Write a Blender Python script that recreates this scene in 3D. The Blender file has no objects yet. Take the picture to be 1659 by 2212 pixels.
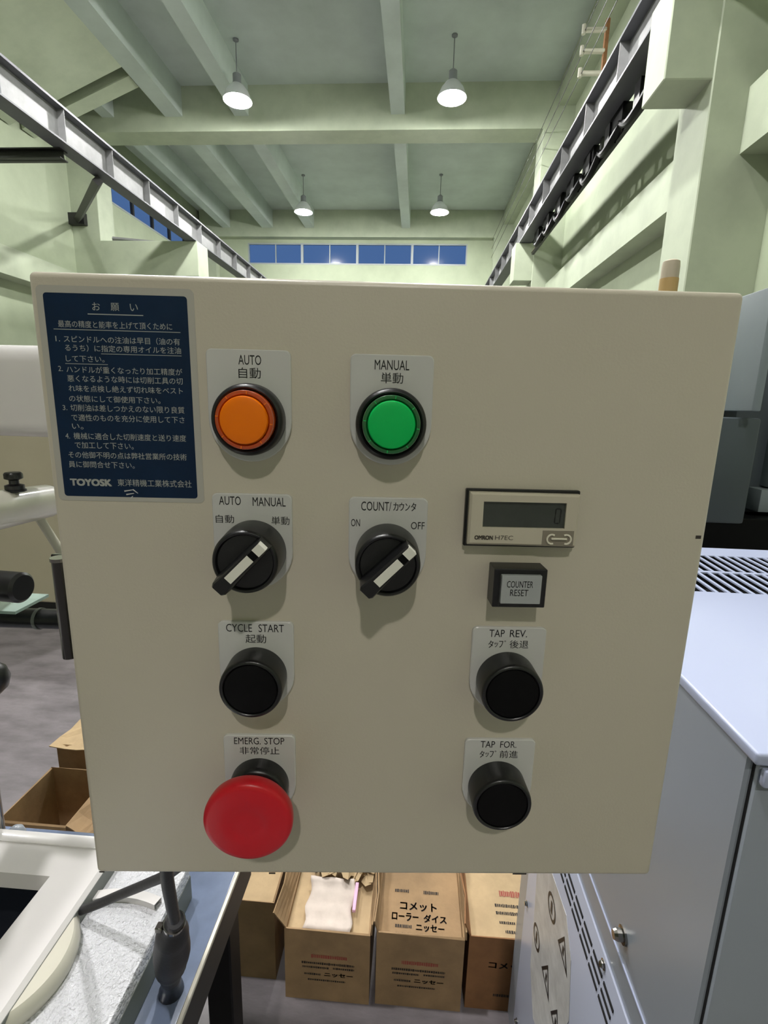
import bpy, bmesh, math, random
from mathutils import Vector, Matrix

random.seed(7)
S = bpy.context.scene
COL = S.collection

# ------------------------------------------------------------------ camera
cam_d = bpy.data.cameras.new('camera')
cam = bpy.data.objects.new('camera', cam_d)
COL.objects.link(cam)
cam.matrix_world = Matrix(((0.9974054, -0.0381752, 0.0610332, 0.0),
                           (0.0676369, 0.2066331, -0.9760779, 0.0),
                           (0.0246505, 0.9776735, 0.2086790, 1.35),
                           (0, 0, 0, 1)))
cam_d.sensor_fit = 'VERTICAL'
cam_d.sensor_height = 24.0
cam_d.lens = 24.0 * 1075.12 / 2212.0
cam_d.clip_start = 0.01
cam_d.clip_end = 200
S.camera = cam

# ------------------------------------------------------------------ world (dusk) and exposure
W = bpy.data.worlds.new('dusk_sky')
S.world = W
W.use_nodes = True
bg = W.node_tree.nodes['Background']
bg.inputs[0].default_value = (0.085, 0.165, 0.36, 1)
bg.inputs[1].default_value = 1.0
S.view_settings.view_transform = 'Standard'
S.view_settings.look = 'None'
S.view_settings.gamma = 1.0
S.view_settings.use_curve_mapping = False
S.view_settings.exposure = 0.0
LAMP = 1450.0         # radiance of each high-bay bulb
LAMP_REAR = 900.0     # bulb behind the viewer, set dimmer to suit the control box

# ------------------------------------------------------------------ materials
def lin(c):
    c = c / 255.0
    return c / 12.92 if c <= 0.04045 else ((c + 0.055) / 1.055) ** 2.4

def rgb(r, g, b):
    return (lin(r), lin(g), lin(b), 1)

def mat(name, col, rough=0.5, metal=0.0, bdist=0.002, var=0.0, vscale=6.0, dark=None, bump=0.0, bscale=200.0,
        coat=0.0, spec=0.5, detail=6.0, lo=0.35, hi=0.7, stretch=None):
    m = bpy.data.materials.new(name)
    m.use_nodes = True
    nt = m.node_tree
    b = nt.nodes['Principled BSDF']
    b.inputs['Roughness'].default_value = rough
    b.inputs['Metallic'].default_value = metal
    b.inputs['Specular IOR Level'].default_value = spec
    if coat:
        b.inputs['Coat Weight'].default_value = coat
        b.inputs['Coat Roughness'].default_value = 0.08
    b.inputs['Base Color'].default_value = col
    tc = nt.nodes.new('ShaderNodeTexCoord')
    src = tc.outputs['Object']
    if stretch:
        mp = nt.nodes.new('ShaderNodeMapping')
        mp.inputs['Scale'].default_value = stretch
        nt.links.new(src, mp.inputs[0])
        src = mp.outputs[0]
    if var > 0:
        n = nt.nodes.new('ShaderNodeTexNoise')
        n.inputs['Scale'].default_value = vscale
        n.inputs['Detail'].default_value = detail
        n.inputs['Roughness'].default_value = 0.62
        nt.links.new(src, n.inputs['Vector'])
        r = nt.nodes.new('ShaderNodeValToRGB')
        r.color_ramp.elements[0].position = lo
        r.color_ramp.elements[1].position = hi
        d = dark if dark else (col[0] * (1 - var), col[1] * (1 - var), col[2] * (1 - var), 1)
        r.color_ramp.elements[0].color = d
        r.color_ramp.elements[1].color = col
        nt.links.new(n.outputs['Fac'], r.inputs[0])
        nt.links.new(r.outputs[0], b.inputs['Base Color'])
    if bump > 0:
        n2 = nt.nodes.new('ShaderNodeTexNoise')
        n2.inputs['Scale'].default_value = bscale
        n2.inputs['Detail'].default_value = 3
        nt.links.new(src, n2.inputs['Vector'])
        bp = nt.nodes.new('ShaderNodeBump')
        bp.inputs['Strength'].default_value = bump
        bp.inputs['Distance'].default_value = bdist
        nt.links.new(n2.outputs['Fac'], bp.inputs['Height'])
        nt.links.new(bp.outputs[0], b.inputs['Normal'])
    return m

def emit_mat(name, col, strength):
    m = bpy.data.materials.new(name)
    m.use_nodes = True
    nt = m.node_tree
    nt.nodes.clear()
    e = nt.nodes.new('ShaderNodeEmission')
    e.inputs[0].default_value = col
    e.inputs[1].default_value = strength
    o = nt.nodes.new('ShaderNodeOutputMaterial')
    nt.links.new(e.outputs[0], o.inputs[0])
    return m

def glass_mat(name, tint, gloss=0.08, rough=0.05):
    m = bpy.data.materials.new(name)
    m.use_nodes = True
    nt = m.node_tree
    nt.nodes.clear()
    t = nt.nodes.new('ShaderNodeBsdfTransparent')
    t.inputs[0].default_value = tint
    g = nt.nodes.new('ShaderNodeBsdfGlossy')
    g.inputs['Roughness'].default_value = rough
    lw = nt.nodes.new('ShaderNodeFresnel')
    lw.inputs[0].default_value = 1.3
    mx = nt.nodes.new('ShaderNodeMixShader')
    o = nt.nodes.new('ShaderNodeOutputMaterial')
    gm_ = nt.nodes.new('ShaderNodeNewGeometry')
    ml = nt.nodes.new('ShaderNodeMath')
    ml.operation = 'SUBTRACT'
    ml.use_clamp = True
    nt.links.new(lw.outputs[0], ml.inputs[0])
    nt.links.new(gm_.outputs['Backfacing'], ml.inputs[1])
    nt.links.new(ml.outputs[0], mx.inputs[0])
    nt.links.new(t.outputs[0], mx.inputs[1])
    nt.links.new(g.outputs[0], mx.inputs[2])
    nt.links.new(mx.outputs[0], o.inputs[0])
    return m

M = {}
M['paint_cream'] = mat('cream_powder_coat', rgb(204, 196, 180), 0.36, var=0.03, vscale=8, bump=0.05, bscale=900)
M['plate'] = mat('grey_legend_acrylic', rgb(206, 205, 203), 0.22, coat=0.4)
M['film'] = mat('clear_sticker_film', rgb(183, 180, 172), 0.35)
M['navy'] = mat('navy_sticker', rgb(3, 34, 66), 0.4, var=0.2, vscale=60, spec=0.3)
M['sign_text'] = mat('sticker_white_print', rgb(168, 170, 166), 0.5)
M['ink'] = mat('black_legend_ink', rgb(12, 12, 18), 0.4)
M['black'] = mat('black_plastic', rgb(13, 13, 16), 0.36, bump=0.03, spec=0.6, bscale=1500)
M['black_matte'] = mat('black_matte_plastic', rgb(4, 4, 5), 0.5, spec=0.15)
M['white_mark'] = mat('white_marker', rgb(238, 236, 226), 0.4)
M['orange'] = mat('orange_lens', rgb(255, 126, 0), 0.35, coat=0.1, spec=0.3)
M['orange_dark'] = mat('orange_lens_sleeve', rgb(190, 70, 4), 0.12, coat=1.0)
M['green'] = mat('green_lens', rgb(0, 196, 92), 0.35, coat=0.1, spec=0.3)
M['green_dark'] = mat('green_lens_sleeve', rgb(4, 96, 44), 0.12, coat=1.0)
M['red'] = mat('red_plastic', rgb(206, 16, 34), 0.34, bump=0.02, bscale=1200)
M['bezel'] = mat('champagne_bezel', rgb(200, 192, 174), 0.3, bump=0.02, bscale=2500)
M['lcd'] = mat('dark_lcd', rgb(58, 64, 58), 0.12, coat=1.0, var=0.15, vscale=90)
M['lcd_seg'] = mat('lcd_segments', rgb(20, 22, 22), 0.3)
M['bezel_ink'] = mat('bezel_print', rgb(66, 60, 52), 0.5)
M['key'] = mat('counter_key', rgb(138, 130, 116), 0.4)
M['key_white'] = mat('key_arrow_white', rgb(232, 226, 208), 0.4)
M['cap'] = mat('reset_cap_face', rgb(176, 179, 179), 0.18, coat=0.6)
M['clear'] = glass_mat('clear_cap', (0.97, 0.975, 0.98, 1))
M['chrome'] = mat('chrome', rgb(150, 147, 142), 0.14, metal=1.0)
M['dark_chrome'] = mat('dark_chrome', rgb(44, 41, 40), 0.14, metal=0.6, coat=1.0)
M['chip'] = mat('paint_chip', rgb(60, 54, 50), 0.7)

GREEN = rgb(168, 178, 152)
M['wall'] = mat('pale_green_wall', GREEN, 0.75, var=0.16, vscale=0.9, bump=0.25, bscale=30, lo=0.3, hi=0.62)
M['concrete'] = mat('pale_green_concrete', rgb(174, 183, 160), 0.7, var=0.16, vscale=1.6, bump=0.25, bscale=25, lo=0.28, hi=0.6)
M['ceil'] = mat('grey_green_ceiling', rgb(196, 207, 201), 0.85, var=0.25, vscale=0.45, bump=0.2, bscale=12, lo=0.3, hi=0.68)
M['floor'] = mat('worn_dark_floor', rgb(126, 120, 124), 0.38, var=0.5, vscale=5, bump=0.25, bscale=40, lo=0.3, hi=0.62,
                 stretch=(1.0, 2.6, 1.0), detail=10)
M['steel_paint'] = mat('grey_girder_paint', rgb(130, 131, 131), 0.5, var=0.2, vscale=5)
M['flange_shaded'] = mat('girder_paint_shaded', rgb(96, 98, 102), 0.5, var=0.12, vscale=5)  # girder grey darkened, the shade under the flanges put into the colour
M['rail'] = mat('rail_steel', rgb(150, 142, 128), 0.35, metal=0.9)
M['dark_steel'] = mat('dark_steel', rgb(38, 38, 37), 0.5, var=0.3, vscale=12)
M['frame'] = mat('window_frame', rgb(150, 158, 160), 0.5)
M['pane'] = glass_mat('window_glass', (0.86, 0.90, 0.94, 1), rough=0.15)
M['bulb'] = emit_mat('bulb_glow', (1.0, 0.985, 0.97, 1), LAMP)
M['bulb_rear'] = emit_mat('dimmer_bulb_glow', (1.0, 0.955, 0.885, 1), LAMP_REAR)
M['reflector'] = mat('lamp_reflector', rgb(225, 228, 228), 0.3, metal=0.6)
M['lamp_body'] = mat('lamp_housing', rgb(120, 124, 126), 0.45)
M['card'] = mat('corrugated_cardboard', rgb(164, 134, 98), 0.85, var=0.28, vscale=14, bump=0.15, bscale=120)
M['card_light'] = mat('pale_cardboard', rgb(190, 164, 126), 0.85, var=0.2, vscale=16, bump=0.15, bscale=120)
M['card_brown'] = mat('brown_cardboard', rgb(150, 106, 68), 0.85, var=0.3, vscale=12, bump=0.15, bscale=120)
M['card_in'] = mat('cardboard_inside', rgb(150, 118, 80), 0.9, var=0.25, vscale=20)
M['card_ink'] = mat('black_carton_print', rgb(40, 32, 26), 0.8)
M['card_red'] = mat('red_carton_print', rgb(150, 72, 60), 0.8)
M['paper'] = mat('packing_paper', rgb(214, 200, 190), 0.8, var=0.12, vscale=30, bump=0.3, bscale=60)
M['paper_pink'] = mat('pink_paper', rgb(226, 180, 210), 0.8)
M['bag'] = mat('clear_plastic_bag', rgb(150, 140, 96), 0.1, coat=1.0)
M['white_paint'] = mat('white_machine_enamel', rgb(226, 222, 222), 0.3, var=0.05, vscale=9, coat=0.3)
M['hammer'] = mat('hammered_white_enamel', rgb(216, 216, 222), 0.15, bump=1.0, bdist=0.005, bscale=230, coat=0.8)
M['grey_edge'] = mat('plain_grey', rgb(120, 124, 120), 0.45)
M['cream_mach'] = mat('cream_machine_enamel', rgb(214, 210, 196), 0.3, var=0.08, vscale=10, coat=0.3)
M['cream_dull'] = mat('cream_cabinet_paint', rgb(186, 179, 153), 0.6, var=0.08, vscale=2)
M['recess'] = mat('dark_blue_recess', rgb(9, 14, 24), 0.7, spec=0.1)
M['bench'] = mat('blue_grey_bench_top', rgb(112, 124, 150), 0.13, var=0.3, vscale=9, coat=0.3)
M['bench_edge'] = mat('pale_bench_edge', rgb(172, 168, 156), 0.35, metal=0.5)  # pale metal for the thin line along the bench edge
M['rubber'] = mat('black_rubber', rgb(34, 33, 38), 0.55, bump=0.1, bscale=300)
M['lavender'] = mat('pale_lavender_enamel', rgb(178, 186, 214), 0.28, coat=0.2)
M['machine_grey'] = mat('grey_machine_enamel', rgb(148, 155, 166), 0.3, coat=0.12, var=0.05, vscale=3)
M['cover_white'] = mat('pale_cover_enamel', rgb(184, 190, 212), 0.3)
M['slot'] = mat('dark_slot', rgb(14, 13, 18), 0.8)
M['label_film'] = mat('silver_warning_label', rgb(222, 222, 224), 0.3, var=0.3, vscale=30, detail=10)
M['mach_dark'] = mat('dark_grey_machine', rgb(74, 82, 88), 0.45, var=0.1, vscale=4)
M['mach_light'] = mat('light_grey_machine', rgb(140, 150, 154), 0.4, var=0.08, vscale=4)
M['wood'] = mat('tan_wood', rgb(206, 172, 112), 0.6, var=0.2, vscale=20, stretch=(1, 1, 0.15))
M['wood_top'] = mat('worn_pole_tip', rgb(196, 184, 160), 0.6)
M['guard'] = mat('pale_green_guard', rgb(176, 200, 194), 0.2, coat=0.6)

# ------------------------------------------------------------------ mesh helpers
def finish(name, bm, m, parent=None, loc=None, rotz=0.0, smooth=False):
    bmesh.ops.recalc_face_normals(bm, faces=bm.faces)
    me = bpy.data.meshes.new(name)
    bm.to_mesh(me)
    bm.free()
    if isinstance(m, (list, tuple)):
        for k in m:
            me.materials.append(k)
    else:
        me.materials.append(m)
    if smooth:
        for p in me.polygons:
            p.use_smooth = True
        try:
            me.set_sharp_from_angle(angle=math.radians(40))
        except Exception:
            pass
    o = bpy.data.objects.new(name, me)
    COL.objects.link(o)
    if parent is not None:
        o.parent = parent
    if loc is not None:
        o.location = loc
    o.rotation_euler = (0, 0, rotz)
    return o

def inst(src, name, parent, loc, rot=None):
    o = src.copy()
    o.name = name
    COL.objects.link(o)
    o.parent = parent
    o.location = loc
    if rot:
        o.rotation_euler = rot
    return o

def empty(name, label=None, cat=None, group=None, loc=(0, 0, 0), rotz=0.0, parent=None):
    o = bpy.data.objects.new(name, None)
    o.empty_display_size = 0.1
    COL.objects.link(o)
    o.location = loc
    o.rotation_euler = (0, 0, rotz)
    if parent is not None:
        o.parent = parent
    tag(o, label, cat, group)
    return o

def tag(o, label=None, cat=None, group=None, kind=None):
    if label:
        o['label'] = label
    if cat:
        o['category'] = cat
    if group:
        o['group'] = group
    if kind:
        o['kind'] = kind
    return o

def add_box(bm, x0, x1, y0, y1, z0, z1, bev=0.0, seg=2):
    r = bmesh.ops.create_cube(bm, size=1.0)
    vs = r['verts']
    for v in vs:
        v.co = Vector(((x0 + x1) / 2 + v.co.x * (x1 - x0), (y0 + y1) / 2 + v.co.y * (y1 - y0),
                       (z0 + z1) / 2 + v.co.z * (z1 - z0)))
    if bev > 0:
        es = list({e for v in vs for e in v.link_edges})
        bmesh.ops.bevel(bm, geom=es, offset=bev, segments=seg, affect='EDGES', profile=0.5)

def box(name, x0, x1, y0, y1, z0, z1, m, parent=None, bev=0.0, seg=2, smooth=None):
    bm = bmesh.new()
    add_box(bm, x0, x1, y0, y1, z0, z1, bev, seg)
    return finish(name, bm, m, parent, smooth=(bev > 0 and seg > 1) if smooth is None else smooth)

def add_prism(bm, pts, axis, a0, a1):
    """pts 2-D polygon; axis 'x','y','z' extrusion from a0 to a1."""
    def mk(p, a):
        if axis == 'y':
            return (p[0], a, p[1])
        if axis == 'x':
            return (a, p[0], p[1])
        return (p[0], p[1], a)
    A = [bm.verts.new(mk(p, a0)) for p in pts]
    B = [bm.verts.new(mk(p, a1)) for p in pts]
    bm.faces.new(A)
    bm.faces.new(B[::-1])
    n = len(pts)
    for i in range(n):
        bm.faces.new((A[i], B[i], B[(i + 1) % n], A[(i + 1) % n]))

def prism(name, pts, axis, a0, a1, m, parent=None, bev=0.0):
    bm = bmesh.new()
    add_prism(bm, pts, axis, a0, a1)
    if bev > 0:
        bmesh.ops.bevel(bm, geom=list(bm.edges), offset=bev, segments=2, affect='EDGES', profile=0.5)
    return finish(name, bm, m, parent, smooth=bev > 0)

def add_lathe(bm, prof, frame, n=48, close=True, mi=None):
    """prof: list of (r, h); frame: Matrix whose z axis is the lathe axis."""
    rings = []
    for r, h in prof:
        if r < 1e-6:
            rings.append([bm.verts.new(frame @ Vector((0, 0, h)))])
        else:
            rings.append([bm.verts.new(frame @ Vector((r * math.cos(2 * math.pi * i / n),
                                                       r * math.sin(2 * math.pi * i / n), h))) for i in range(n)])
    for k in range(len(rings) - 1):
        a, b = rings[k], rings[k + 1]
        for i in range(n):
            j = (i + 1) % n
            if len(a) == 1 and len(b) == 1:
                continue
            if len(a) == 1:
                f = bm.faces.new((a[0], b[i], b[j]))
            elif len(b) == 1:
                f = bm.faces.new((a[i], a[j], b[0]))
            else:
                f = bm.faces.new((a[i], a[j], b[j], b[i]))
            if mi:
                f.material_index = mi[k]
    if close:
        for rg in (rings[0], rings[-1]):
            if len(rg) > 2:
                bm.faces.new(rg)

def axis_frame(p, d):
    d = Vector(d).normalized()
    return Matrix.Translation(Vector(p)) @ d.to_track_quat('Z', 'Y').to_matrix().to_4x4()

def lathe(name, prof, p, d, m, parent=None, n=48, close=True, smooth=True):
    bm = bmesh.new()
    add_lathe(bm, prof, axis_frame(p, d), n, close)
    return finish(name, bm, m, parent, smooth=smooth)

def add_rod(bm, a, b, r, n=16, r2=None):
    a, b = Vector(a), Vector(b)
    L = (b - a).length
    add_lathe(bm, [(r, 0), (r if r2 is None else r2, L)], axis_frame(a, b - a), n)

def rod(name, a, b, r, m, parent=None, n=16, bev=0.0):
    a, b = Vector(a), Vector(b)
    L = (b - a).length
    prof = [(r, 0), (r, L)] if not bev else [(r - bev, 0), (r, bev), (r, L - bev), (r - bev, L)]
    bm = bmesh.new()
    add_lathe(bm, prof, axis_frame(a, b - a), n)
    return finish(name, bm, m, parent, smooth=True)

def tube_path(bm, pts, r, n=12, sub=8):
    """smooth tube through pts (Catmull-Rom); r float or list per point."""
    P = [Vector(p) for p in pts]
    R = r if isinstance(r, (list, tuple)) else [r] * len(P)
    path, rad = [], []
    for i in range(len(P) - 1):
        p0, p1, p2, p3 = P[max(i - 1, 0)], P[i], P[i + 1], P[min(i + 2, len(P) - 1)]
        for s in range(sub):
            t = s / sub
            q = 0.5 * ((2 * p1) + (p2 - p0) * t + (2 * p0 - 5 * p1 + 4 * p2 - p3) * t * t +
                       (3 * p1 - p0 - 3 * p2 + p3) * t ** 3)
            path.append(q)
            rad.append(R[i] + (R[i + 1] - R[i]) * (t * t * (3 - 2 * t)))
    path.append(P[-1])
    rad.append(R[-1])
    rings = []
    up = Vector((0.31, 0.77, 0.55)).normalized()
    for i, q in enumerate(path):
        t = (path[min(i + 1, len(path) - 1)] - path[max(i - 1, 0)]).normalized()
        a = t.cross(up).normalized()
        b = t.cross(a)
        rings.append([bm.verts.new(q + (a * math.cos(2 * math.pi * k / n) + b * math.sin(2 * math.pi * k / n)) * rad[i])
                      for k in range(n)])
    for a, b in zip(rings, rings[1:]):
        for k in range(n):
            bm.faces.new((a[k], a[(k + 1) % n], b[(k + 1) % n], b[k]))
    bm.faces.new(rings[0][::-1])
    bm.faces.new(rings[-1])

def tube(name, pts, r, m, parent=None, n=12, sub=8):
    bm = bmesh.new()
    tube_path(bm, pts, r, n, sub)
    return finish(name, bm, m, parent, smooth=True)

def text_mesh(body):
    c = bpy.data.curves.new('print', 'FONT')
    c.body = body
    c.resolution_u = 3
    o = bpy.data.objects.new('print', c)
    COL.objects.link(o)
    bpy.context.view_layer.update()
    dg = bpy.context.evaluated_depsgraph_get()
    me = bpy.data.meshes.new_from_object(o.evaluated_get(dg))
    bpy.data.objects.remove(o)
    bpy.data.curves.remove(c)
    return me

def add_text(bm, body, x0, x1, zc, h, fn, bold=0.0):
    """Put flat lettering into bm so that it fills x0..x1 and zc +- h/2; fn maps (x, z) to 3-D."""
    me = text_mesh(body)
    xs = [v.co.x for v in me.vertices]
    ys = [v.co.y for v in me.vertices]
    a, b, c, d = min(xs), max(xs), min(ys), max(ys)
    sets = [(0, 0)] if not bold else [(dx, dz) for dx in (-bold, bold) for dz in (-bold * .7, bold * .7)]
    for k, (ox, oz) in enumerate(sets):
        vs = [bm.verts.new(fn(x0 + (v.co.x - a) / max(b - a, 1e-6) * (x1 - x0) + ox,
                              zc - h / 2 + (v.co.y - c) / max(d - c, 1e-6) * h + oz, k)) for v in me.vertices]
        for p in me.polygons:
            try:
                bm.faces.new([vs[i] for i in p.vertices])
            except ValueError:
                pass
    bpy.data.meshes.remove(me)

def flip_to(bm, d):
    d = Vector(d)
    bm.normal_update()
    bad = [f for f in bm.faces if f.normal.dot(d) < 0]
    if bad:
        bmesh.ops.reverse_faces(bm, faces=bad)

def finish_flat(name, bm, m, parent, facing):
    flip_to(bm, facing)
    me = bpy.data.meshes.new(name)
    bm.to_mesh(me)
    bm.free()
    me.materials.append(m)
    o = bpy.data.objects.new(name, me)
    COL.objects.link(o)
    if parent is not None:
        o.parent = parent
    return o

# ================================================================== SETTING
floor = box('floor', -11.5, 5.2, -12.4, 25.6, -0.2, 0.0, M['floor'])
tag(floor, kind='structure')
ceiling = box('ceiling', -11.5, 5.2, -12.4, 25.6, 9.93, 10.2, M['ceil'])
tag(ceiling, kind='structure')
FR = [(-11.4, -10.75), (-2.42, -1.67), (6.58, 7.30), (15.62, 16.36), (24.55, 24.95)]      # frame lines
for y0, y1 in FR:
    box('cross_beam', -10.39, 3.9, y0, y1, 8.81, 9.95, M['concrete'], ceiling)
for xa, xb in ((-1.06, -0.68), (-5.45, -5.05), (-9.3, -8.95)):
    for k in range(4):
        box('long_beam', xa, xb, FR[k][1], FR[k + 1][0], 9.18, 9.95, M['ceil'], ceiling)
for k in range(4):
    box('eave_beam', 3.45, 3.95, FR[k][1], FR[k + 1][0], 9.35, 9.95, M['concrete'], ceiling)
    if k != 2:
        box('long_beam', -7.45, -6.95, FR[k][1], FR[k + 1][0], 9.18, 9.95, M['ceil'], ceiling)
box('long_beam', -7.45, -6.95, FR[2][1], FR[3][0], 9.18, 9.95, M['ceil'], ceiling)
prism('sloped_soffit', [(-7.45, 9.18), (-10.45, 7.98), (-10.45, 8.3), (-7.45, 9.5)], 'y', 7.3, 13.5, M['concrete'], ceiling)
prism('soffit_rib', [(-7.5, 9.22), (-10.45, 8.08), (-10.45, 8.5), (-7.5, 9.6)], 'y', 13.9, 14.35, M['concrete'], ceiling)

wall_right = box('wall_right', 3.9, 4.2, -12.2, 25.4, 0, 9.93, M['wall'])
tag(wall_right, kind='structure')
wl = bmesh.new()
for z0, z1, y0, y1 in ((0, 7.75, -12.2, 25.4), (8.7, 9.93, -12.2, 25.4), (7.75, 8.7, -12.2, 16.36), (7.75, 8.7, 24.5, 25.4)):
    add_box(wl, -10.8, -10.5, y0, y1, z0, z1)
wall_left = finish('wall_left', wl, M['wall'])
tag(wall_left, kind='structure')
for y0, y1 in FR:
    box('pillar', 3.1, 3.92, y0, y1 + (0.03 if y1 < 20 else 0), 0, 8.82, M['concrete'], wall_right, bev=0.012, seg=1)
    box('pillar', -10.52, -9.66, y0, y1 + (0.03 if y1 < 20 else 0), 0, 8.82, M['concrete'], wall_left, bev=0.012, seg=1)
for y0, y1 in FR[:4]:
    box('corbel', 2.58, 3.12, y0 + .02, y1 - .12, 4.97, 5.97, M['concrete'], wall_right, bev=0.012, seg=1)
    box('corbel', -9.68, -6.70, y0, y1, 5.0, 5.97, M['concrete'], wall_left, bev=0.012, seg=1)
for k in range(4):
    box('spandrel_beam', 3.5, 3.92, FR[k][1] + .03, FR[k + 1][0], 4.22, 4.88, M['concrete'], wall_right)
    box('spandrel_beam', -10.52, -10.0, FR[k][1] + .03, FR[k + 1][0], 4.22, 4.88, M['concrete'], wall_left)
wf = bmesh.new()
for x0, x1, z0, z1 in ((-11, 4.6, 0, 7.74), (-11, 4.6, 8.66, 9.93), (-11, -8.28, 7.74, 8.66), (1.96, 4.6, 7.74, 8.66)):
    add_box(wf, x0, x1, 24.95, 25.25, z0, z1)
wall_far = finish('wall_far', wf, M['wall'])
tag(wall_far, kind='structure')
wall_back = box('wall_back', -11, 4.6, -12.3, -12.0, 0, 9.93, M['wall'])
tag(wall_back, kind='structure')

# window strip in the far wall
w1 = empty('window_1', loc=(0, 0, 0))
tag(w1, kind='structure')
fb = bmesh.new()
add_box(fb, -8.28, 1.96, 24.96, 25.06, 8.60, 8.66)
add_box(fb, -8.28, 1.96, 24.94, 25.06, 7.74, 7.80)
add_box(fb, -8.28, -8.22, 24.96, 25.06, 7.80, 8.60)
add_box(fb, 1.90, 1.96, 24.96, 25.06, 7.80, 8.60)
finish('window_frame', fb, M['frame'], w1)
xs = [-8.22, -5.70, -3.10, -0.56, 1.90]
for x in xs[1:-1]:
    box('mullion', x - .055, x + .055, 24.93, 25.06, 7.80, 8.60, M['frame'], w1)
for a, b in zip(xs, xs[1:]):
    mid = (a + b) / 2
    box('glazing_bar', mid - .022, mid + .022, 24.98, 25.05, 7.80, 8.60, M['frame'], w1)
    for p, q in ((a, mid), (mid, b)):
        box('pane', p + .01, q - .01, 25.0, 25.012, 7.79, 8.61, M['pane'], w1)
w2 = empty('window_2', loc=(0, 0, 0))
tag(w2, kind='structure')
fb = bmesh.new()
add_box(fb, -10.56, -10.49, 16.36, 24.5, 8.64, 8.70)
add_box(fb, -10.56, -10.49, 16.36, 24.5, 7.75, 7.81)
finish('window_frame', fb, M['frame'], w2)
ys = [16.36 + k * (24.5 - 16.36) / 6 for k in range(7)]
for y in ys[1:-1]:
    box('mullion', -10.57, -10.47, y - .05, y + .05, 7.81, 8.64, M['dark_steel'], w2)
for a, b in zip(ys, ys[1:]):
    box('pane', -10.54, -10.528, a + .02, b - .02, 7.79, 8.66, M['pane'], w2)

# ------------------------------------------------------------------ crane runway girders
def girder(side, x0, x1, label):
    g = empty('crane_girder', label, 'crane girder', 'crane runway girders', (0, 0, 0))
    xm = (x0 + x1) / 2
    Y0, Y1 = -11.5, 24.5
    box('web', xm - .012, xm + .012, Y0, Y1, 6.0, 6.56, M['steel_paint'], g)
    box('top_flange', x0, x1, Y0, Y1, 6.56, 6.60, M['flange_shaded'], g)
    box('bottom_flange', x0, x1, Y0, Y1, 5.975, 6.005, M['flange_shaded'], g)
    box('rail', xm - .035, xm + .035, Y0, Y1, 6.60, 6.68, M['rail'], g, bev=.008)
    src = None
    k = 0
    y = 8.62 - 1.49 * 13
    while y < Y1:
        for s in (-1, 1):
            if s * side > 0 or True:
                xa, xb = (xm - .012, x0 + .015) if s < 0 else (xm + .012, x1 - .015)
                if src is None:
                    src = box('stiffener', -.07, .07, -.006, .006, 0, .555, M['steel_paint'], g)
                    src.location = ((xa + xb) / 2, y, 6.005)
                else:
                    inst(src, 'stiffener', g, ((xa + xb) / 2, y, 6.005))
        y += 1.49
    return g
girder(1, 2.68, 3.02, 'grey steel crane girder on corbels along the right wall')
girder(-1, -7.07, -6.73, 'grey steel crane girder on brackets along the left wall')

# knee brace and cross strut under the left girder
kb = empty('knee_brace', 'dark steel knee brace from left girder down to a pillar plate', 'brace')
bm = bmesh.new(); add_rod(bm, (-6.95, 11.32, 5.86), (-10.2, 15.46, 6.50), .105, 4)
finish('strut', bm, M['dark_steel'], kb)
box('base_plate', -10.5, -10.02, 15.46, 15.62, 6.36, 6.68, M['dark_steel'], kb)
cs = empty('cross_strut', 'dark horizontal steel strut joining left girder to the wall', 'strut')
box('strut_web', -10.48, -6.95, 10.28, 10.30, 5.80, 5.97, M['dark_steel'], cs)
box('strut_flange', -10.48, -6.95, 10.18, 10.40, 5.80, 5.82, M['dark_steel'], cs)
box('strut_flange', -10.48, -6.95, 10.18, 10.40, 5.955, 5.975, M['dark_steel'], cs)
ch = empty('steel_channel', 'loose grey steel channel lying on the left concrete bracket', 'steel bar')
bm = bmesh.new(); add_rod(bm, (-9.35, 15.72, 6.04), (-7.9, 16.2, 6.04), .07, 4)
finish('channel_web', bm, M['steel_paint'], ch)

# conductor bar with carriers under the right girder
cb = empty('conductor_bar', 'dark cable conductor rail with hanging loops under right girder', 'conductor rail')
box('rail_bar', 3.02, 3.09, 7.4, 15.5, 5.62, 5.68, M['dark_steel'], cb, bev=.006)
box('rail_lip', 3.0, 3.02, 7.4, 15.5, 5.66, 5.69, M['rail'], cb)
for k, y in enumerate((7.9, 9.05, 10.0, 10.95, 11.9, 12.9, 13.9, 14.9)):
    box('hanger', 2.98, 3.06, y - .05, y + .05, 5.66, 5.973, M['dark_steel'], cb)
for y in (7.7, 9.2, 10.5, 11.6, 12.5, 13.6, 14.6):
    box('cable_trolley', 2.93, 3.08, y - .28, y + .28, 5.72, 5.972, M['black_matte'], cb, bev=.01)
ll = [7.9, 9.05, 10.0, 10.95, 11.9, 12.9, 13.9, 14.9]
for a, b in zip(ll, ll[1:]):
    sag = random.uniform(.10, .26)
    tube('cable_loop', [(2.97, a, 5.72), (2.94, a * .7 + b * .3, 5.74 - sag), (2.95, a * .3 + b * .7, 5.72 - sag * .9), (2.97, b, 5.74)],
         .055, M['black_matte'], cb, n=8, sub=6)
    box('cable_clamp', 2.9, 3.02, a + .3, a + .5, 5.6, 5.9, M['black_matte'], cb)

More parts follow.
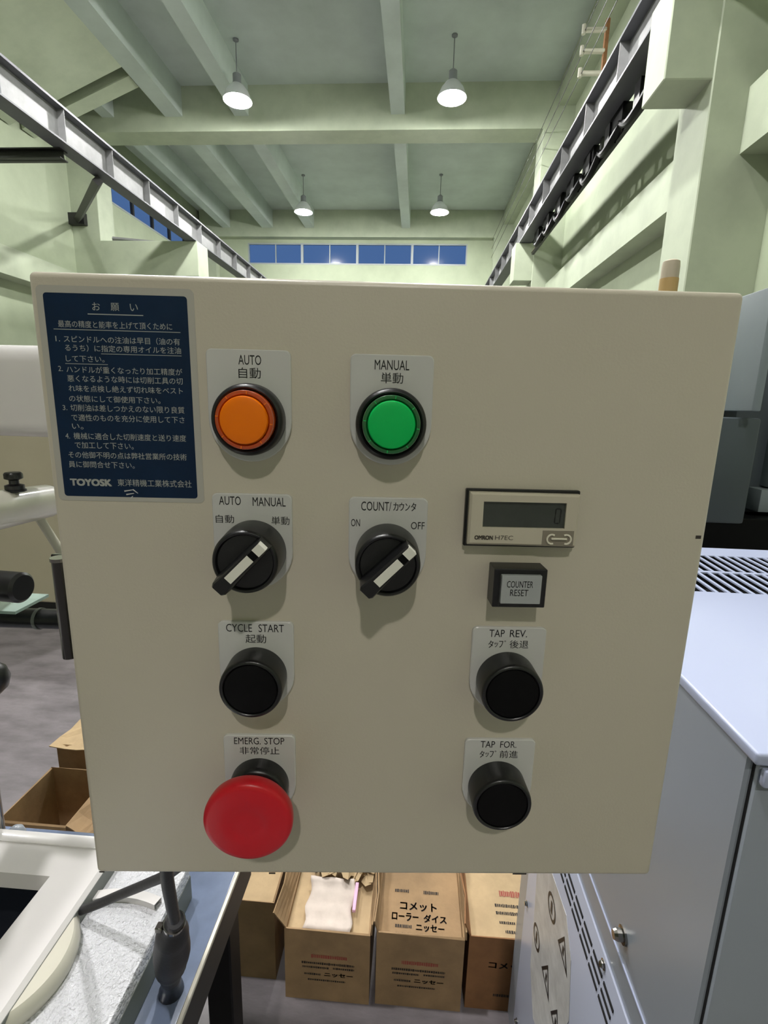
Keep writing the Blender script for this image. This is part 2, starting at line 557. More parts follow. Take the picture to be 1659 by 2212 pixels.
ir = empty('insulator_rack', 'brown rack of pale insulators high on the right wall', 'insulator rack')
box('rack_bar', 3.40, 3.47, 11.83, 11.92, 7.85, 8.9, M['card_brown'], ir)
for z in (8.72, 8.36, 7.98):
    rod('insulator', (3.02, 11.86, z), (3.42, 11.86, z), .045, M['cream_mach'], ir, n=12, bev=.01)
    rod('insulator_cap', (2.98, 11.86, z - .07), (2.98, 11.86, z + .09), .04, M['cream_mach'], ir, n=10)
wi = empty('conductor_wires', 'three thin bare wires strung along the upper right wall', 'wire')
for z in (8.70, 8.34, 7.96):
    rod('wire', (3.0, -10.5, z), (3.0, 24.5, z), .008, M['dark_steel'], wi, n=6)

# ------------------------------------------------------------------ high-bay lamps
def lamp(x, y, label, bulb='bulb'):
    t = empty('pendant_lamp', label, 'lamp', 'high bay pendant lamps', (x, y, 9.93))
    lathe('canopy', [(0.0, 0.0), (.07, 0.0), (.07, -.03), (.02, -.06), (0, -.06)], (0, 0, 0), (0, 0, 1), M['lamp_body'], t, n=20, close=False)
    rod('rod', (0, 0, -.02), (0, 0, -.72), .012, M['lamp_body'], t, n=8)
    lathe('housing', [(0, -.70), (.05, -.70), (.10, -.74), (.10, -.90), (.13, -.95), (0, -.95)], (0, 0, 0), (0, 0, 1), M['lamp_body'], t, n=24, close=False)
    lathe('reflector', [(.10, -.93), (.17, -.98), (.27, -1.10), (.335, -1.25), (.35, -1.30), (.345, -1.30), (.33, -1.25), (.265, -1.105), (.165, -.99), (.10, -.94)],
          (0, 0, 0), (0, 0, 1), M['reflector'], t, n=32, close=False)
    prof = [(0.0, -1.41)] + [(.15 * math.sin(a), -1.17 - .24 * math.cos(a)) for a in [math.pi * k / 10 for k in range(1, 10)]] + [(0, -.955)]
    lathe('bulb', prof, (0, 0, 0), (0, 0, 1), M[bulb], t, n=20, close=False)
    return t
lamp(-4.75, 13.87, 'bright pendant lamp of the nearer visible row, left side')
lamp(0.52, 13.87, 'bright pendant lamp of the nearer visible row, right side')
lamp(-4.75, 21.1, 'bright pendant lamp of the farther row, left, by the windows')
lamp(0.52, 21.1, 'bright pendant lamp of the farther row, right, by the windows')
lamp(-4.75, 6.65, 'pendant lamp nearest overhead on the left, above the picture')
lamp(0.52, 6.65, 'pendant lamp nearest overhead on the right, above the picture')
lamp(-2.1, 1.0, 'pendant lamp high over the bench and the control box')
lamp(0.52, -6.3, 'pendant lamp behind the viewer that lights the control box', 'bulb_rear')

# ================================================================== CONTROL BOX
YAW = math.radians(4.85)
NN = Vector((math.sin(YAW), -math.cos(YAW), 0))
ORG = Vector((0, 0, 1.35)) - NN * 0.2074
CB = empty('control_box', 'cream steel control box with push buttons, selectors and navy sticker', 'control box', None, ORG, YAW)
mm = 0.001

def pf(u, v, d=0.0):
    """panel millimetres: u right, v up, d towards the viewer"""
    return Vector((u * mm, -d * mm, v * mm))

def pbox(bm, u0, u1, v0, v1, d0, d1, bev=0.0, seg=2):
    add_box(bm, u0 * mm, u1 * mm, -d1 * mm, -d0 * mm, v0 * mm, v1 * mm, bev * mm, seg)

def pmesh(name, bm, m, parent, smooth=False):
    return finish(name, bm, m, parent, smooth=smooth)

def plathe(name, prof, u, v, m, parent, n=64, close=False):
    bm = bmesh.new()
    add_lathe(bm, [(r * mm, h * mm) for r, h in prof], axis_frame(pf(u, v), (0, -1, 0)), n, close)
    return finish(name, bm, m, parent, smooth=True)

bm = bmesh.new()
pbox(bm, -134.5, 145.4, -231.8, 47.4, -92, 0, 2.6, 4)
enclosure = pmesh('enclosure', bm, M['paint_cream'], CB, True)
for u, v, w, h in ((-47, -230.9, 3.2, .8), (78, -230.6, 7, .7), (141.8, -52.6, 2.4, 1.5), (-131.5, -230.6, 2.5, .7)):
    bm = bmesh.new()
    pbox(bm, u - w / 2, u + w / 2, v - h / 2, v + h / 2, -.1, .06)
    pmesh('paint_chip', bm, M['chip'], CB)

def rounded_rect(u0, u1, v0, v1, r, n=5):
    pts = []
    for cu, cv, a0 in ((u1 - r, v1 - r, 0), (u0 + r, v1 - r, 90), (u0 + r, v0 + r, 180), (u1 - r, v0 + r, 270)):
        for k in range(n + 1):
            a = math.radians(a0 + 90 * k / n)
            pts.append((cu + r * math.cos(a), cv + r * math.sin(a)))
    return pts

def plate_prism(bm, pts, d0, d1, bev=0.0):
    A = [bm.verts.new(pf(p[0], p[1], d0)) for p in pts]
    cu = sum(p[0] for p in pts) / len(pts)
    cv = sum(p[1] for p in pts) / len(pts)
    B = [bm.verts.new(pf(p[0], p[1], d1 - bev)) for p in pts]
    loops = [A, B]
    if bev:
        C_ = [bm.verts.new(pf(p[0] - bev * (1 if p[0] > cu else -1), p[1] - bev * (1 if p[1] > cv else -1), d1)) for p in pts]
        loops.append(C_)
    n = len(pts)
    for a, b in zip(loops, loops[1:]):
        for i in range(n):
            bm.faces.new((a[i], a[(i + 1) % n], b[(i + 1) % n], b[i]))
    bm.faces.new(loops[-1])
    bm.faces.new(A[::-1])

# ---- navy instruction sticker
bm = bmesh.new()
plate_prism(bm, rounded_rect(-131.6, -71.2, -42.0, 42.2, 2.0), -.05, .15)
sticker = pmesh('instruction_sticker', bm, M['film'], CB)
tag(sticker, 'navy instruction sticker with white Japanese text and clear border')
bm = bmesh.new()
plate_prism(bm, rounded_rect(-129.0, -73.9, -40.1, 39.5, 1.3), .1, .2)
pmesh('printed_field', bm, M['navy'], sticker)
SIGN = [("お", -110.5, -107.5, 34.9, 2.9), ("願", -103.4, -100.2, 34.9, 2.9), ("い", -96.0, -93.0, 34.9, 2.6),
        ("最高の精度と能率を上げて頂くために", -124.3, -80.2, 28.2, 2.6),
        ("1.", -125.9, -124.2, 22.6, 2.0), ("スピンドルへの注油は早目（油の有", -122.7, -77.5, 22.6, 2.6),
        ("るうち）に指定の専用オイルを注油", -122.6, -77.3, 19.3, 2.6), ("して下さい。", -122.7, -107.6, 15.2, 2.4),
        ("2.", -126.1, -124.3, 11.3, 2.0), ("ハンドルが重くなったり加工精度が", -122.9, -77.3, 11.1, 2.6),
        ("悪くなるような時には切削工具の切", -122.9, -77.3, 7.6, 2.6), ("れ味を点検し絶えず切れ味をベスト", -122.8, -77.5, 3.8, 2.6),
        ("の状態にして御使用下さい。", -123.0, -86.7, -0.2, 2.6), ("3.", -126.0, -124.2, -3.9, 2.0),
        ("切削油は差しつかえのない限り良質", -122.9, -77.3, -3.8, 2.7), ("で適性のものを充分に使用して下さ", -122.9, -77.5, -7.7, 2.7),
        ("い。", -123.0, -118.5, -11.3, 2.2), ("4.", -126.1, -124.3, -15.2, 2.1),
        ("機械に適合した切削速度と送り速度", -122.8, -77.3, -15.1, 2.7), ("で加工して下さい。", -122.7, -98.9, -18.8, 2.7),
        ("その他御不明の点は弊社営業所の技術", -125.7, -77.5, -22.8, 2.7), ("員に御問合せ下さい。", -126.0, -99.1, -26.7, 2.7),
        ("東洋精機工業株式会社", -106.7, -76.1, -34.0, 3.0)]
bm = bmesh.new()
f_sign = lambda x, z, k=0: pf(x, z, .25 + .01 * k)
for t, a, b, c, h in SIGN:
    add_text(bm, t, a, b, c, h, f_sign)
add_text(bm, "TOYOSK", -126.0, -109.3, -34.2, 2.7, f_sign, bold=.22)
for a, b, c, w in ((-112.5, -91.1, 32.05, .35), (-126.2, -77.1, 26.15, .25), (-108.7, -77.2, 17.3, .22), (-123.1, -106.4, 13.25, .22)):
    vs = [bm.verts.new(pf(x, z, .25)) for x, z in ((a, c - w / 2), (b, c - w / 2), (b, c + w / 2), (a, c + w / 2))]
    bm.faces.new(vs)
finish_flat('lettering', bm, M['sign_text'], sticker, (0, -1, 0))
bm = bmesh.new()                       # worn scuff at the sticker's lower edge
for (a, b), (c, d) in (((-104.2, -37.6), (-100.5, -36.9)), ((-100.6, -36.8), (-98.6, -38.4)), ((-103.5, -39.0), (-100.2, -38.4)), ((-101.8, -40.6), (-100.8, -39.6))):
    dx, dz = c - a, d - b
    L = math.hypot(dx, dz)
    nx, nz = -dz / L * .28, dx / L * .28
    bm.faces.new([bm.verts.new(pf(p, q, .26)) for p, q in ((a - nx, b - nz), (c - nx * .5, d - nz * .5), (c + nx * .5, d + nz * .5), (a + nx, b + nz))])
finish_flat('scuff', bm, M['plate'], sticker, (0, -1, 0))

# ---- legend plates
def legend(uc, vtop, vax, texts, label):
    hw, r = 16.7, 16.9
    pts = [(uc + hw, vax)]
    for cu, a0 in ((uc + hw - 2.2, 0), (uc - hw + 2.2, 90)):
        for k in range(5):
            a = math.radians(a0 + 90 * k / 4)
            pts.append((cu + 2.2 * math.cos(a), vtop - 2.2 + 2.2 * math.sin(a)))
    pts.append((uc - hw, vax))
    for k in range(1, 20):
        a = math.pi + math.pi * k / 20
        pts.append((uc + hw * math.cos(a), vax + r * math.sin(a)))
    bm = bmesh.new()
    plate_prism(bm, pts, -.05, 1.6, .35)
    p = pmesh('legend_plate', bm, M['plate'], CB)
    tag(p, label)
    bm = bmesh.new()
    for t, a, b, c, h in texts:
        add_text(bm, t, a, b, c, h, lambda x, z, k=0: pf(x, z, 1.68), bold=.0)
    finish_flat('lettering', bm, M['ink'], p, (0, -1, 0))
    return p
legend(-50.6, 20.4, -7.0, [("AUTO", -54.5, -45.5, 16.4, 3.7), ("自動", -54.6, -45.8, 11.4, 4.1)], 'grey legend plate reading AUTO above the orange lamp button')
legend(6.4, 19.9, -7.1, [("MANUAL", -0.6, 13.2, 15.9, 3.8), ("単動", 2.0, 10.9, 10.9, 4.2)], 'grey legend plate reading MANUAL above the green lamp button')
legend(-50.9, -37.4, -62.3, [("AUTO", -64.6, -55.5, -40.4, 3.7), ("MANUAL", -50.6, -36.8, -40.6, 3.8), ("自動", -66.3, -58.6, -48.3, 3.5), ("単動", -42.9, -35.3, -48.6, 3.6)],
       'grey legend plate reading AUTO MANUAL behind the left selector')
legend(6.4, -37.8, -62.5, [("COUNT/", -5.1, 7.6, -41.5, 3.9), ("ｶ", 8.4, 10.6, -41.5, 3.5), ("ｳ", 11.0, 13.0, -41.5, 3.5), ("ﾝ", 13.5, 15.5, -41.6, 3.2), ("ﾀ", 15.9, 18.1, -41.5, 3.7),
       ("ON", -9.3, -5.5, -48.8, 3.2), ("OFF", 16.2, 22.0, -49.6, 3.2)], 'grey legend plate reading COUNT ON OFF behind the right selector')
legend(-51.0, -94.8, -120.5, [("CYCLE", -64.0, -52.6, -97.7, 3.7), ("START", -49.7, -38.5, -97.7, 3.7), ("起動", -55.6, -46.5, -102.8, 4.1)], 'grey legend plate reading CYCLE START')
legend(-51.0, -151.6, -177.5, [("EMERG.", -62.6, -50.3, -154.4, 3.6), ("STOP", -48.6, -39.3, -154.4, 3.6), ("非常停止", -60.2, -41.7, -159.5, 4.0)], 'grey legend plate reading EMERG. STOP above the red mushroom')
legend(62.3, -95.6, -121.0, [("TAP", 53.1, 60.0, -98.4, 3.5), ("REV.", 62.4, 70.2, -98.4, 3.5), ("ﾀ", 53.0, 55.3, -103.7, 3.6), ("ｯ", 55.7, 57.4, -104.0, 2.4), ("ﾌ", 57.8, 59.7, -103.7, 3.3), ("ﾟ", 60.1, 60.9, -102.2, .8),
       ("後退", 62.6, 71.2, -103.6, 3.9)], 'grey legend plate reading TAP REV.')
legend(62.3, -152.4, -177.7, [("TAP", 52.9, 59.7, -154.9, 3.5), ("FOR.", 62.2, 69.9, -154.9, 3.5), ("ﾀ", 52.7, 55.0, -160.2, 3.7), ("ｯ", 55.4, 57.1, -160.5, 2.5), ("ﾌ", 57.5, 59.4, -160.2, 3.4), ("ﾟ", 59.8, 60.6, -158.6, .8),
       ("前進", 62.3, 71.0, -160.1, 4.0)], 'grey legend plate reading TAP FOR.')

# ---- illuminated buttons
def lamp_button(u, v, m1, m2, label):
    b = plathe('lamp_button', [(14.2, 1.4), (14.2, 5.5), (14.0, 7.4), (13.4, 8.4), (12.6, 8.9), (12.0, 8.6), (11.7, 7.6), (11.5, 5.5), (0, 5.5)], u, v, M['black'], CB)
    tag(b, label)
    plathe('lens_sleeve', [(11.4, 5.6), (11.4, 11.2), (11.1, 11.9), (10.6, 12.1), (9.9, 12.0), (9.5, 11.4), (9.35, 10.4), (0, 10.4)], u, v, m2, b)
    plathe('lens_face', [(9.3, 10.3), (9.25, 12.4), (8.9, 13.0), (8.0, 13.3), (5, 13.5), (0, 13.6)], u, v, m1, b)
    bm = bmesh.new()
    for k in range(8):
        a = 2 * math.pi * k / 8 + .13
        f = Matrix.Translation(pf(u, v)) @ Matrix.Rotation(a, 4, 'Y')
        n0 = len(bm.verts)
        add_box(bm, 9.9 * mm, 11.0 * mm, -12.3 * mm, -11.7 * mm, -.16 * mm, .16 * mm)
        bm.verts.ensure_lookup_table()
        for vv in list(bm.verts)[n0:]:
            vv.co = f @ vv.co
    pmesh('sleeve_ticks', bm, m1, b)
    return b
lamp_button(-50.4, -6.8, M['orange'], M['orange_dark'], 'round orange illuminated button in a black ring')
lamp_button(6.4, -7.2, M['green'], M['green_dark'], 'round green illuminated button in a black ring')

# ---- selector switches
def selector(u, v, label):
    b = plathe('selector_switch', [(13.7, 1.4), (13.7, 6), (13.2, 16.2), (12.9, 17.2), (12.3, 17.7), (11.6, 17.6), (11.2, 17.0), (11.0, 16.4), (0, 16.4)], u, v, M['black'], CB)
    tag(b, label)
    bm = bmesh.new()          # lever: tapered bar at 45 degrees
    outline = [(-12.9, -2.5), (-11.6, -3.3), (-6, -3.0), (10.5, -2.6), (12.7, -2.3), (12.7, 2.3), (10.5, 2.6), (-6, 3.0), (-11.6, 3.3), (-12.9, 2.5)]
    c45 = math.cos(math.radians(45.5)); s45 = math.sin(math.radians(45.5))
    def rt(p, d):
        return pf(u + p[0] * c45 - p[1] * s45, v + p[0] * s45 + p[1] * c45, d)
    A = [bm.verts.new(rt((p[0], p[1] * 1.25), 16.3)) for p in outline]
    B = [bm.verts.new(rt(p, 25.2)) for p in outline]
    C_ = [bm.verts.new(rt((p[0] * .97, p[1] * .82), 26.2)) for p in outline]
    n = len(outline)
    for q, w in ((A, B), (B, C_)):
        for i in range(n):
            bm.faces.new((q[i], q[(i + 1) % n], w[(i + 1) % n], w[i]))
    bm.faces.new(C_)
    bm.faces.new(A[::-1])
    pmesh('lever', bm, M['black'], b)
    bm = bmesh.new()
    def strip(s0, s1, w, d0, d1):
        q = [(s0, -w), (s1, -w), (s1, w), (s0, w)]
        A = [bm.verts.new(rt(p, d0)) for p in q]
        B = [bm.verts.new(rt(p, d1)) for p in q]
        bm.faces.new(B)
        for i in range(4):
            bm.faces.new((A[i], A[(i + 1) % 4], B[(i + 1) % 4], B[i]))
    strip(-6.3, 6.4, 1.7, 26.0, 26.5)
    strip(9.2, 12.9, 1.9, 22.5, 26.5)
    pmesh('pointer_mark', bm, M['white_mark'], b)
    bm = bmesh.new()
    strip(6.4, 9.2, 1.7, 26.0, 26.4)
    pmesh('pointer_gap', bm, M['black_matte'], b)
    return b
selector(-50.6, -62.3, 'black rotary selector under AUTO MANUAL with white pointer')
selector(6.3, -62.6, 'black rotary selector under COUNT with white pointer')

# ---- black push buttons
def push_button(u, v, label):
    b = plathe('push_button', [(13.6, 1.4), (13.6, 12.6), (13.35, 13.6), (12.8, 14.1), (12.1, 14.2), (11.8, 13.9), (11.7, 12.6), (0, 12.6)], u, v, M['black'], CB)
    tag(b, label)
    plathe('button_cap', [(11.5, 12.5), (11.5, 13.3), (11.2, 13.7), (10.5, 13.8), (0, 13.7)], u, v, M['black_matte'], b)
    return b
push_button(-51.1, -120.5, 'black push button under CYCLE START')
push_button(62.2, -121.0, 'black push button under TAP REV.')
push_button(61.9, -177.6, 'black push button under TAP FOR.')

# ---- emergency stop
b = plathe('emergency_stop', [(13.7, 1.4), (13.7, 7.5), (13.2, 9.4), (12.2, 10.2), (9.5, 10.4), (8.6, 10.8), (8.4, 15.6), (0, 15.6)], -51.2, -177.3, M['black'], CB)
tag(b, 'emergency stop button with a big red mushroom head')
plathe('mushroom_head', [(0, 15.5), (15.5, 15.5), (18.0, 16.2), (19.0, 17.6), (19.35, 19.4), (19.5, 21.6), (19.2, 22.8), (18.4, 23.7), (16.5, 24.1), (12, 24.4), (8.4, 24.6), (7.6, 24.35), (4, 24.45), (0, 24.5)],
       -51.8, -178.5, M['red'], b, n=80)

# ---- counter
bm = bmesh.new(); pbox(bm, 38.8, 87.0, -57.8, -33.0, -.1, 2.6, .4, 1)
ctr = pmesh('counter', bm, M['black'], CB)
tag(ctr, 'small champagne counter with a dark display window')
bm = bmesh.new()        # bezel frame with display opening
outer = [(39.9, -56.3), (86.0, -56.6), (86.0, -34.2), (39.9, -33.9)]
def frame_loop(bm, o_, i_, d_back, d_front, d_in, bevel):
    A = [bm.verts.new(pf(p[0], p[1], d_back)) for p in o_]
    cu = sum(p[0] for p in o_) / 4; cv = sum(p[1] for p in o_) / 4
    B = [bm.verts.new(pf(p[0], p[1], d_front - bevel)) for p in o_]
    C_ = [bm.verts.new(pf(p[0] + (bevel if p[0] < cu else -bevel), p[1] + (bevel if p[1] < cv else -bevel), d_front)) for p in o_]
    D = [bm.verts.new(pf(p[0], p[1], d_front)) for p in i_]
    E_ = [bm.verts.new(pf(p[0], p[1], d_in)) for p in i_]
    for q, w in ((A, B), (B, C_), (C_, D), (D, E_)):
        for k in range(4):
            bm.faces.new((q[k], q[(k + 1) % 4], w[(k + 1) % 4], w[k]))
frame_loop(bm, outer, [(45.8, -48.6), (80.4, -48.6), (80.3, -37.7), (45.7, -37.7)], 2.3, 6.0, 4.9, .9)
pmesh('bezel', bm, M['bezel'], ctr)
bm = bmesh.new(); pbox(bm, 45.4, 80.8, -49, -37.3, 4.4, 4.95)
disp = pmesh('display', bm, M['lcd'], ctr)
bm = bmesh.new()
def seg(u0, u1, v0, v1, d=5.0):
    bm.faces.new([bm.verts.new(pf(a, c, d)) for a, c in ((u0, v0), (u1, v0), (u1, v1), (u0, v1))])
for s in ((76.0, 76.5, -46.3, -43.6), (76.1, 76.6, -43.2, -40.5), (78.2, 78.7, -46.3, -43.6), (78.3, 78.8, -43.2, -40.5), (76.6, 78.2, -40.6, -40.1), (76.4, 78.1, -46.8, -46.3)):
    seg(*s)
finish_flat('digit', bm, M['lcd_seg'], disp, (0, -1, 0))
bm = bmesh.new()
add_text(bm, 'OMRON', 42.8, 50.4, -53.1, 1.7, lambda x, z, k=0: pf(x, z, 6.05 + .01 * k), bold=.14)
add_text(bm, 'H7EC', 51.4, 59.0, -53.0, 1.9, lambda x, z, k=0: pf(x, z, 6.05))
finish_flat('lettering', bm, M['bezel_ink'], ctr, (0, -1, 0))
bm = bmesh.new(); pbox(bm, 71.3, 84.6, -56.0, -49.5, 5.8, 6.12, .1, 1)
key = pmesh('reset_key', bm, M['key'], ctr)
bm = bmesh.new()
def arc_pts(cu, cv, r, a0, a1, d, n=8):
    return [pf(cu + r * math.cos(math.radians(a0 + (a1 - a0) * k / n)), cv + r * math.sin(math.radians(a0 + (a1 - a0) * k / n)), d) for k in range(n + 1)]
tube_path(bm, arc_pts(75.3, -53.2, 2.0, 60, 290, 6.3), .42 * mm, 8, 2)
tube_path(bm, arc_pts(81.4, -53.2, 2.0, 120, -110, 6.3), .42 * mm, 8, 2)
pbox(bm, 74.9, 81.6, -53.3, -52.5, 6.1, 7.0, .2, 1)
pmesh('key_arrow', bm, M['key_white'], key, True)

# ---- illuminated counter reset switch
bm = bmesh.new(); pbox(bm, 51.3, 73.8, -82.6, -65.6, -.1, 9.6, .3, 1)
rs = pmesh('reset_switch', bm, M['black'], CB)
tag(rs, 'rectangular black switch with grey face reading COUNTER RESET')
bm = bmesh.new(); pbox(bm, 54.2, 71.0, -80.2, -67.7, 9.5, 11.6, .2, 1)
capf = pmesh('switch_face', bm, M['cap'], rs)
bm = bmesh.new(); pbox(bm, 53.2, 71.6, -81.0, -67.0, 9.5, 12.6, .5, 2)
pmesh('clear_cap', bm, M['clear'], rs)
bm = bmesh.new()
add_text(bm, 'COUNTER', 56.4, 67.4, -71.5, 2.9, lambda x, z, k=0: pf(x, z, 11.7))
add_text(bm, 'RESET', 58.0, 65.6, -75.2, 2.9, lambda x, z, k=0: pf(x, z, 11.7))
finish_flat('lettering', bm, M['ink'], capf, (0, -1, 0))

# ---- side hinge and hidden mounting bracket
bm = bmesh.new(); pbox(bm, -148.0, -134.0, -119.0, -70.5, -16.5, -14.5, .5, 1)
hg = pmesh('hinge', bm, M['dark_chrome'], CB)
tag(hg, 'chrome and black barrel hinge on the left side of the box')
bm = bmesh.new(); add_rod(bm, pf(-141.5, -119.5, -11), pf(-141.5, -72, -11), 3.4 * mm, 20)
pmesh('hinge_barrel', bm, M['dark_chrome'], hg, True)
bm = bmesh.new(); add_rod(bm, pf(-141.5, -72.2, -11), pf(-141.5, -70.6, -11), 3.9 * mm, 20)
pmesh('hinge_cap', bm, M['chrome'], hg, True)

ib = (Matrix.Translation(ORG) @ Matrix.Rotation(YAW, 4, 'Z')).inverted()
rod('mounting_arm', ib @ Vector((-.06, .29, 1.33)), ib @ Vector((-.298, .70, 1.354)), .015, M['cream_mach'], CB, n=20)

# ---- cables out of the box bottom
cbl = empty('cable_conduit', 'black cable with a bulging rubber boot standing on the bench', 'cable', None, (0, 0, 0))
tube('cable', [(-.150, .262, 1.125), (-.170, .289, 1.02), (-.183, .314, .957), (-.192, .333, .915)], .0048, M['rubber'], cbl)
tube('rubber_boot', [(-.195, .339, .906), (-.200, .345, .893), (-.206, .351, .872), (-.213, .360, .840), (-.219, .367, .815), (-.224, .373, .795), (-.226, .377, .783)],
     [.0070, .0092, .0145, .0166, .0148, .0105, .0098], M['rubber'], cbl, n=24)
tube('gland', [(-.226, .377, .785), (-.229, .382, .769), (-.233, .387, .7505)], [.0092, .0095, .0125], M['black'], cbl, n=20)
bm = bmesh.new()
pa = Vector((-.1985, .343, .897)); pd = Vector((-.10, .13, -.42)).normalized()
add_lathe(bm, [(.0088, -.002), (.0094, -.002), (.0094, .002), (.0088, .002)], axis_frame(pa, pd), 24)
add_box(bm, pa.x - .014, pa.x - .008, pa.y - .008, pa.y - .001, pa.z - .003, pa.z + .002, .0006, 1)
finish('hose_clamp', bm, M['chrome'], cbl, smooth=True)
c2 = tube('loose_cable', [(-.12, .275, 1.125), (-.155, .31, 1.02), (-.20, .35, .945), (-.243, .378, .895), (-.283, .395, .858), (-.315, .404, .832), (-.339, .41, .814)],
          .0046, M['rubber'])
tag(c2, 'thin black cable curving from the box bottom behind the white tray', 'cable')

# ================================================================== LEFT: bench and tapping machine
bench = empty('steel_bench', 'steel bench with a shiny blue-grey top and black legs', 'bench')
box('bench_top', -1.45, -.213, -.45, .566, .722, .75, M['bench'], bench, bev=.003)  # bench, casting and tray lengthened unseen toward the viewer to bounce light
box('edge_strip', -.2133, -.2095, -.45, .566, .700, .7485, M['dark_steel'], bench, bev=.001, seg=1)
box('edge_trim', -.2145, -.2090, -.45, .566, .7485, .7525, M['bench_edge'], bench, bev=.001, seg=1)
for x, y in ((-.245, .540), (-.245, -.42), (-1.4, .540), (-1.4, -.42)):
    box('leg', x - .018, x + .018, y - .018, y + .018, 0, .722, M['black_matte'], bench, bev=.002, seg=1)
box('stretcher', -.258, -.232, -.40, .53, .16, .20, M['black_matte'], bench, bev=.002, seg=1)
box('stretcher', -.258, -.232, -.40, .53, .66, .72, M['black_matte'], bench, bev=.002, seg=1)
box('stretcher', -1.4, -.26, .527, .553, .16, .20, M['black_matte'], bench, bev=.002, seg=1)

tm = empty('tapping_machine', 'white and cream tapping machine with a tray on the steel bench', 'machine', None, (-.8, .4, .75))
TMO = Vector((.8, -.4, -.75))
def tmv(o):
    o.location = o.location + TMO
    return o
tmv(box('base_casting', -1.4, -.256, -.40, .487, .7505, .80, M['hammer'], tm, bev=.004))
tmv(box('base_skirt', -1.4, -.2555, -.399, .486, .7502, .784, M['grey_edge'], tm, bev=.001, seg=1))
# raised curved rib on the casting
bm = bmesh.new()
n = 26
R0, R1, cx, cy = .118, .128, -.305, .315
A = []
for k in range(n + 1):
    a = math.radians(72 + (130 - 72) * k / n)
    A.append([bm.verts.new((cx + r * math.cos(a), cy + r * math.sin(a), z)) for r, z in ((R0, .799), (R0, .8075), (R1, .8075), (R1, .799))])
for a, b in zip(A, A[1:]):
    for k in range(3):
        bm.faces.new((a[k], a[k + 1], b[k + 1], b[k]))
tmv(finish('curved_rib', bm, M['white_paint'], tm, smooth=False))
# lower bowl-shaped boss in the front corner under the tray
arc = [(-.387 + .068 * math.cos(math.radians(t)), .357 + .068 * math.sin(math.radians(t))) for t in range(-48, 49, 4)]
bossm = bmesh.new()
bl_ = [[bossm.verts.new((-.387 + (x + .387) * q, .357 + (y - .357) * q, z)) for x, y in arc] for q, z in ((.975, .7995), (1, .803), (1, .8125), (.93, .8185))]
for q, w in zip(bl_, bl_[1:]):
    for k in range(len(arc) - 1):
        bossm.faces.new((q[k], q[k + 1], w[k + 1], w[k]))
for q in (bl_[0], bl_[-1]):
    bossm.faces.new(q)
bossm.faces.new([q[0] for q in bl_] + [q[-1] for q in bl_[::-1]])
tmv(finish('round_boss', bossm, M['cream_mach'], tm, smooth=True))
# tray with recess
tx0, tx1, ty0, ty1, tz0, tz1 = -1.2, -.34, -.36, .492, .800, .8235
rx0, rx1, ry0, ry1 = -1.1, -.394, -.30, .437
bm = bmesh.new()
def ring4(x0, x1, y0, y1, z):
    return [bm.verts.new(p) for p in ((x0, y0, z), (x1, y0, z), (x1, y1, z), (x0, y1, z))]
b4 = .004
Ls = [ring4(tx0, tx1, ty0, ty1, tz0), ring4(tx0, tx1, ty0, ty1, tz1 - b4), ring4(tx0 + b4, tx1 - b4, ty0 + b4, ty1 - b4, tz1),
      ring4(rx0, rx1, ry0, ry1, tz1 - .001), ring4(rx0 + .004, rx1 - .006, ry0 + .004, ry1 - .004, tz0 + .005)]
for q, w in zip(Ls, Ls[1:]):
    for k in range(4):
        bm.faces.new((q[k], q[(k + 1) % 4], w[(k + 1) % 4], w[k]))
tmv(finish('work_tray', bm, M['white_paint'], tm))
tmv(box('tray_side_shade', tx1 - .01, tx1 + .0005, ty0, ty1 + .0005, tz0 + .0005, tz1 - .0045, M['grey_edge'], tm))  # grey strip puts the shade of the tray's right side into colour
tmv(box('tray_insert', rx0 + .003, rx1 - .005, ry0 + .003, ry1 - .003, tz0 + .003, tz0 + .006, M['recess'], tm))
tmv(box('tray_rim', tx0, tx1, ty1 - .018, ty1 - .002, tz1 - .001, tz1 + .0015, M['white_paint'], tm, bev=.001))
tmv(box('column', -1.35, -1.02, .24, .485, .80, 1.5, M['cream_mach'], tm, bev=.02, seg=3))
tmv(box('head_cover', -1.35, -.30, .63, .86, 1.297, 1.416, M['white_paint'], tm, bev=.022, seg=4))
tmv(box('neck', -1.33, -1.04, .47, .70, 1.31, 1.40, M['cream_mach'], tm, bev=.01))
N = Vector((-.557, .62, 1.2005)); E_ = Vector((-.5905, .75, 1.187))
dv = (E_ - N)
st = N - dv * 1.9
tmv(rod('quill_arm', st, E_, .0262, M['cream_mach'], tm, n=40, bev=.006))
tmv(rod('arm_end_cap', E_ - dv * .02, E_ + dv * .05, .0245, M['black'], tm, n=32, bev=.002))
tmv(lathe('clamp_knob', [(0, 0), (.0135, 0), (.0135, .0025), (.0118, .003), (.0118, .0085), (.006, .0105), (.006, .0155), (.0112, .018), (.0112, .024), (.0095, .0262), (0, .0265)],
          (-.549, .64, 1.2225), (0, 0, 1), M['black'], tm, n=12))
tmv(rod('brace_rod', (-.592, .725, 1.172), (-.545, .725, 1.085), .0065, M['cream_mach'], tm, n=14))
tmv(rod('crank_handle', (-.745, .53, 1.138), (-.434, .50, 1.1405), .0172, M['black'], tm, n=40, bev=.003))
tmv(rod('lever_tube', (-1.0, .6, 1.044), (-.42, .6, 1.057), .0135, M['black'], tm, n=24))
tmv(lathe('lever_collar', [(.0136, -.002), (.0148, -.002), (.0148, .002), (.0136, .002)], (-.503, .6, 1.055), (1, 0, .03), M['grey_edge'], tm, n=24, close=False))
bm = bmesh.new()
add_prism(bm, [(-.735, .517), (-.466, .520), (-.467, .576), (-.735, .576)], 'z', 1.098, 1.1015)
tmv(finish('chip_guard', bm, M['guard'], tm))
